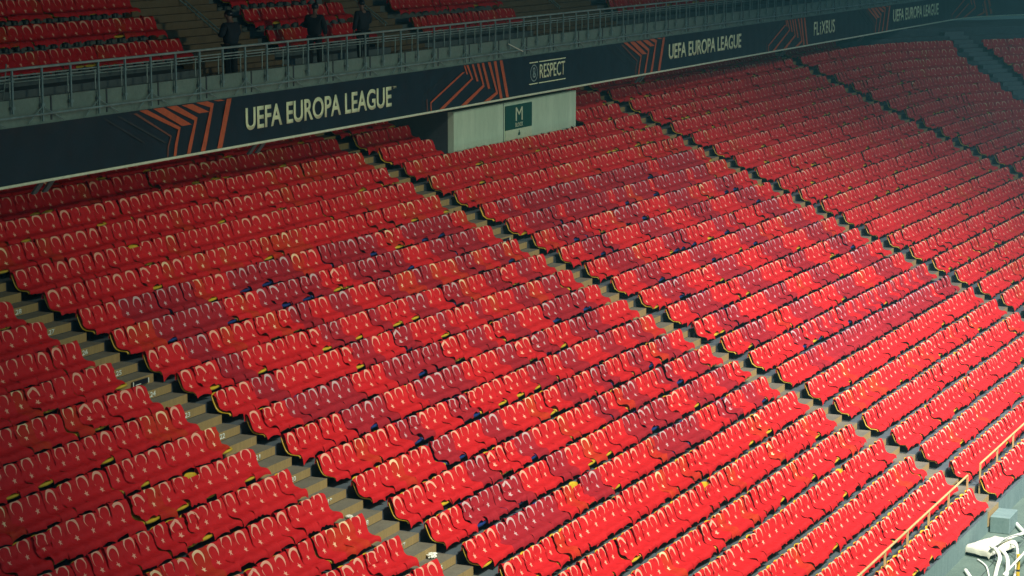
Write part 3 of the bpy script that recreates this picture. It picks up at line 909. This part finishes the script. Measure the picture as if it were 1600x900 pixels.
# ------------------------------------------------------------------ row numbers on the risers, exit lamps and litter in the aisles
def on_riser(name, s, j, w_, zc, h, builder): pass
for ai, xs in enumerate((-.98, 19.22, 38.85)):
    for j in range(1, NR):
        if ai == 2 and j > 14: continue
        x, y, h = pos(xs, j-1, -FRONT-.015)
        u, v, d = px((x, y, row_z(j-1)-.08))
        if not (-20 < u < 1620 and -20 < v < 920): continue
        t = text_obj('L%d' % (32-j if ai == 0 else 32-j), 'row_number', M['white'], None, -.15, .15, -.055, .055, 0, extrude=.003, weight=.03)
        t.location = (x, y-.004, row_z(j-1)-.085); t.rotation_euler = (0, 0, h)
        tag(t, 'white row number on the riser of the %s aisle, %s step down' % (('nearest', 'second', 'third')[ai], ORD[j-1]), 'row number', 'row numbers on the aisle risers')
def exit_lamp(s, j, label):
    x, y, h = pos(s, j, -.215)
    zc = (row_z(j)+row_z(j-1))/2-.09
    e = empty('step_lamp', (x, y, zc), h, label=label, cat='step lamp', group='black step lamps in the aisles')
    mb = MB(); mb.box(-.30, .30, -.035, 0, -.055, .055); mb.build('housing', M['black'], e, bevel=.006)
    for s_ in (-1, 1):
        mb = MB(); mb.box(s_*.285-.015, s_*.285+.015, -.045, -.037, -.05, .055); mb.build('end_cap', M['white'], e)
    mb = MB(); mb.box(-.2, .0, -.041, -.037, -.035, -.018); mb.build('marking', M['white'], e)
exit_lamp(-.78, 7, 'black lamp box with white ends on a step of the nearest aisle, upper one')
exit_lamp(-.62, 17, 'black lamp box with white ends low on the nearest aisle at the bottom edge')
exit_lamp(19.3, 6, 'black lamp box with white ends on a step of the second aisle')
exit_lamp(19.3, 0, 'black lamp box with white ends near the top of the second aisle')
exit_lamp(19.3, 22, 'black lamp box with white ends near the foot of the second aisle')
# crumpled paper
bmx = bmesh.new(); bmesh.ops.create_icosphere(bmx, subdivisions=3, radius=.10)
rr_ = random.Random(9)
for v in bmx.verts:
    v.co *= rr_.uniform(.65, 1.15); v.co.z *= .6; v.co.x *= 1.3
me = bpy.data.meshes.new('paper'); bmx.to_mesh(me); bmx.free(); me.materials.append(M['paper'])
x, y, h = pos(-.62, 15, -.30)
o = link_mesh('crumpled_paper', me, label='crumpled white paper lying on a step of the nearest aisle', cat='paper'); o.location = (x, y, row_z(15)+.06)

x, y, h = pos(-1.0, 13, -.30)
o = link_mesh('crumpled_paper', me, label='small crumpled white wrapper on a higher step of the nearest aisle', cat='paper'); o.location = (x, y, row_z(13)+.04); o.scale = (.6, .8, .5); o.rotation_euler = (0, 0, 1.1)
# ------------------------------------------------------------------ trackside corner, lower right
mb = MB(); sx, sy, _ = pos(19.35, 23, -.49)
mb.box(18.85, 19.85, sy-.52, sy-.0, GZ, row_z(23)-.13)
mb.build('step_block', M['base_wall'], bevel=.015, label='concrete step block at the foot of the second aisle', cat='step')
bx, by = 16.85, -20.06
bun = empty('wrapped_crate', (bx, by, GZ), R(-22), label='low crate wrapped in a white sheet on the trackside floor', cat='crate')
mb = MB(); mb.box(-.60, .60, -.30, .30, 0.04, .24); mb.build('crate', M['darkwall'], bun, bevel=.02)
nx, ny = 20, 14; vs = []
rr_ = random.Random(4)
for jy in range(ny+1):
    for ix in range(nx+1):
        a = -.74+1.48*ix/nx; b = -.44+.88*jy/ny
        z = .29
        ox = max(0, abs(a)-.62); oy = max(0, abs(b)-.34)
        z -= (ox+oy)*1.6
        z += .006*math.sin(a*9+b*4)+.006*math.sin(b*17)+rr_.uniform(-.005, .005)
        vs.append((max(-.65, min(.65, a)), max(-.38, min(.38, b)), z))
mb = MB(); mb.add(vs, [(j*(nx+1)+i, j*(nx+1)+i+1, (j+1)*(nx+1)+i+1, (j+1)*(nx+1)+i) for j in range(ny) for i in range(nx)])
mb.build('sheet', M['sheet'], bun, smooth=True)
def hose(pts, r, name, mat, label, cat, group=None):
    # Catmull-Rom through the points
    P = [Vector(p) for p in pts]; Q = []
    for i in range(len(P)-1):
        p0, p1, p2, p3 = P[max(0, i-1)], P[i], P[i+1], P[min(len(P)-1, i+2)]
        for k in range(8):
            t = k/8
            Q.append(.5*((2*p1)+(p2-p0)*t+(2*p0-5*p1+4*p2-p3)*t*t+(3*p1-p0-3*p2+p3)*t**3))
    Q.append(P[-1])
    mb = MB(); mb.tube(Q, r, 8)
    return mb.build(name, mat, smooth=True, label=label, cat=cat, group=group)

# ------------------------------------------------------------------ added haze volume that lifts the dark tones towards teal
mb = MB(); mb.box(-75, 140, -95, 34, GZ-1, 56)
hz = bpy.data.materials.new('haze'); hz.use_nodes = True
nt = hz.node_tree; nt.nodes.clear()
vo = nt.nodes.new('ShaderNodeVolumePrincipled'); ou = nt.nodes.new('ShaderNodeOutputMaterial')
vo.inputs['Color'].default_value = (.20, .62, .72, 1); vo.inputs['Density'].default_value = .0010; vo.inputs['Anisotropy'].default_value = 0
nt.links.new(vo.outputs[0], ou.inputs['Volume'])
mb.build('haze', hz, kind='stuff', label='added teal haze that lifts the shadows over the stand')

W_ = 'white hoses and cables by the wrapped crate'
hose([(17.0, -20.50, -9.22), (16.75, -20.73, -9.24), (16.06, -20.88, -9.44), (14.67, -21.11, -9.465)], .03, 'hose', M['white'], 'thin white hose arching down to the right of the wrapped crate', 'hose', W_)
hose([(16.15, -20.30, -9.17), (15.81, -20.50, -9.28), (15.31, -20.55, -9.43), (14.0, -20.75, -9.45)], .05, 'hose', M['white'], 'thick white hose running from the front of the crate, left one of two', 'hose', W_)
hose([(16.2, -20.42, -9.17), (15.88, -20.66, -9.28), (15.4, -20.79, -9.43), (14.1, -21.0, -9.45)], .05, 'hose', M['white'], 'thick white hose running from the front of the crate, right one of two', 'hose', W_)
hose([(20.0, -19.98, -9.44), (19.3, -20.3, -9.44), (18.4, -20.75, -9.44)], .055, 'hose', M['white'], 'short stout white tube lying behind the wrapped crate', 'tube', W_)
hose([(16.05, -20.22, -9.12), (16.9, -20.38, -9.12), (18.2, -20.62, -9.24)], .045, 'hose', M['white'], 'white tube laid across the top of the wrapped crate', 'tube', W_)
hose([(16.02, -19.90, -9.47), (15.47, -20.24, -9.47), (14.47, -20.54, -9.47)], .022, 'hose', M['white'], 'thin white tube on the floor left of the two thick hoses', 'tube', W_)
hose([(14.85, -19.86, -9.45), (14.1, -20.19, -9.45)], .05, 'hose', M['white'], 'short end of a white tube at the bottom edge of the floor', 'tube', W_)
hose([(13.2, -21.16, -8.98), (15.0, -21.18, -9.0), (17.2, -21.2, -9.0)], .03, 'handrail', M['white'], 'low white pipe rail at the right edge of the trackside floor', 'rail')
hose([(14.2, -20.31, GZ+.012), (16.0, -20.30, GZ+.02), (16.5, -20.34, -9.12), (17.38, -20.60, -9.10), (18.0, -20.8, GZ+.02)], .010, 'cable', M['black'], 'thin black cable crossing the floor and the wrapped crate', 'cable')
yp = empty('yellow_post', (15.05, -21.12, GZ), label='short yellow post with dark bands at the right edge', cat='post')
mb = MB(); mb.tube([(15.05, -21.12, GZ), (15.05, -21.12, GZ+.55)], .045, 10); part(mb, 'shaft', M['yellow'], yp)
for z in (.12, .38):
    mb = MB(); mb.tube([(15.05, -21.12, GZ+z), (15.05, -21.12, GZ+z+.05)], .048, 10); part(mb, 'band', M['black'], yp)
# floor joints
mb = MB()
for y in (-20.6, -22.4, -24.2): mb.box(-40, 80, y-.008, y+.008, GZ+.001, GZ+.005)
for x in range(-40, 80, 3): mb.box(x-.008, x+.008, -40, -19.5, GZ+.001, GZ+.004)
mb.build('floor_joints', M['darkwall'], kind='structure')
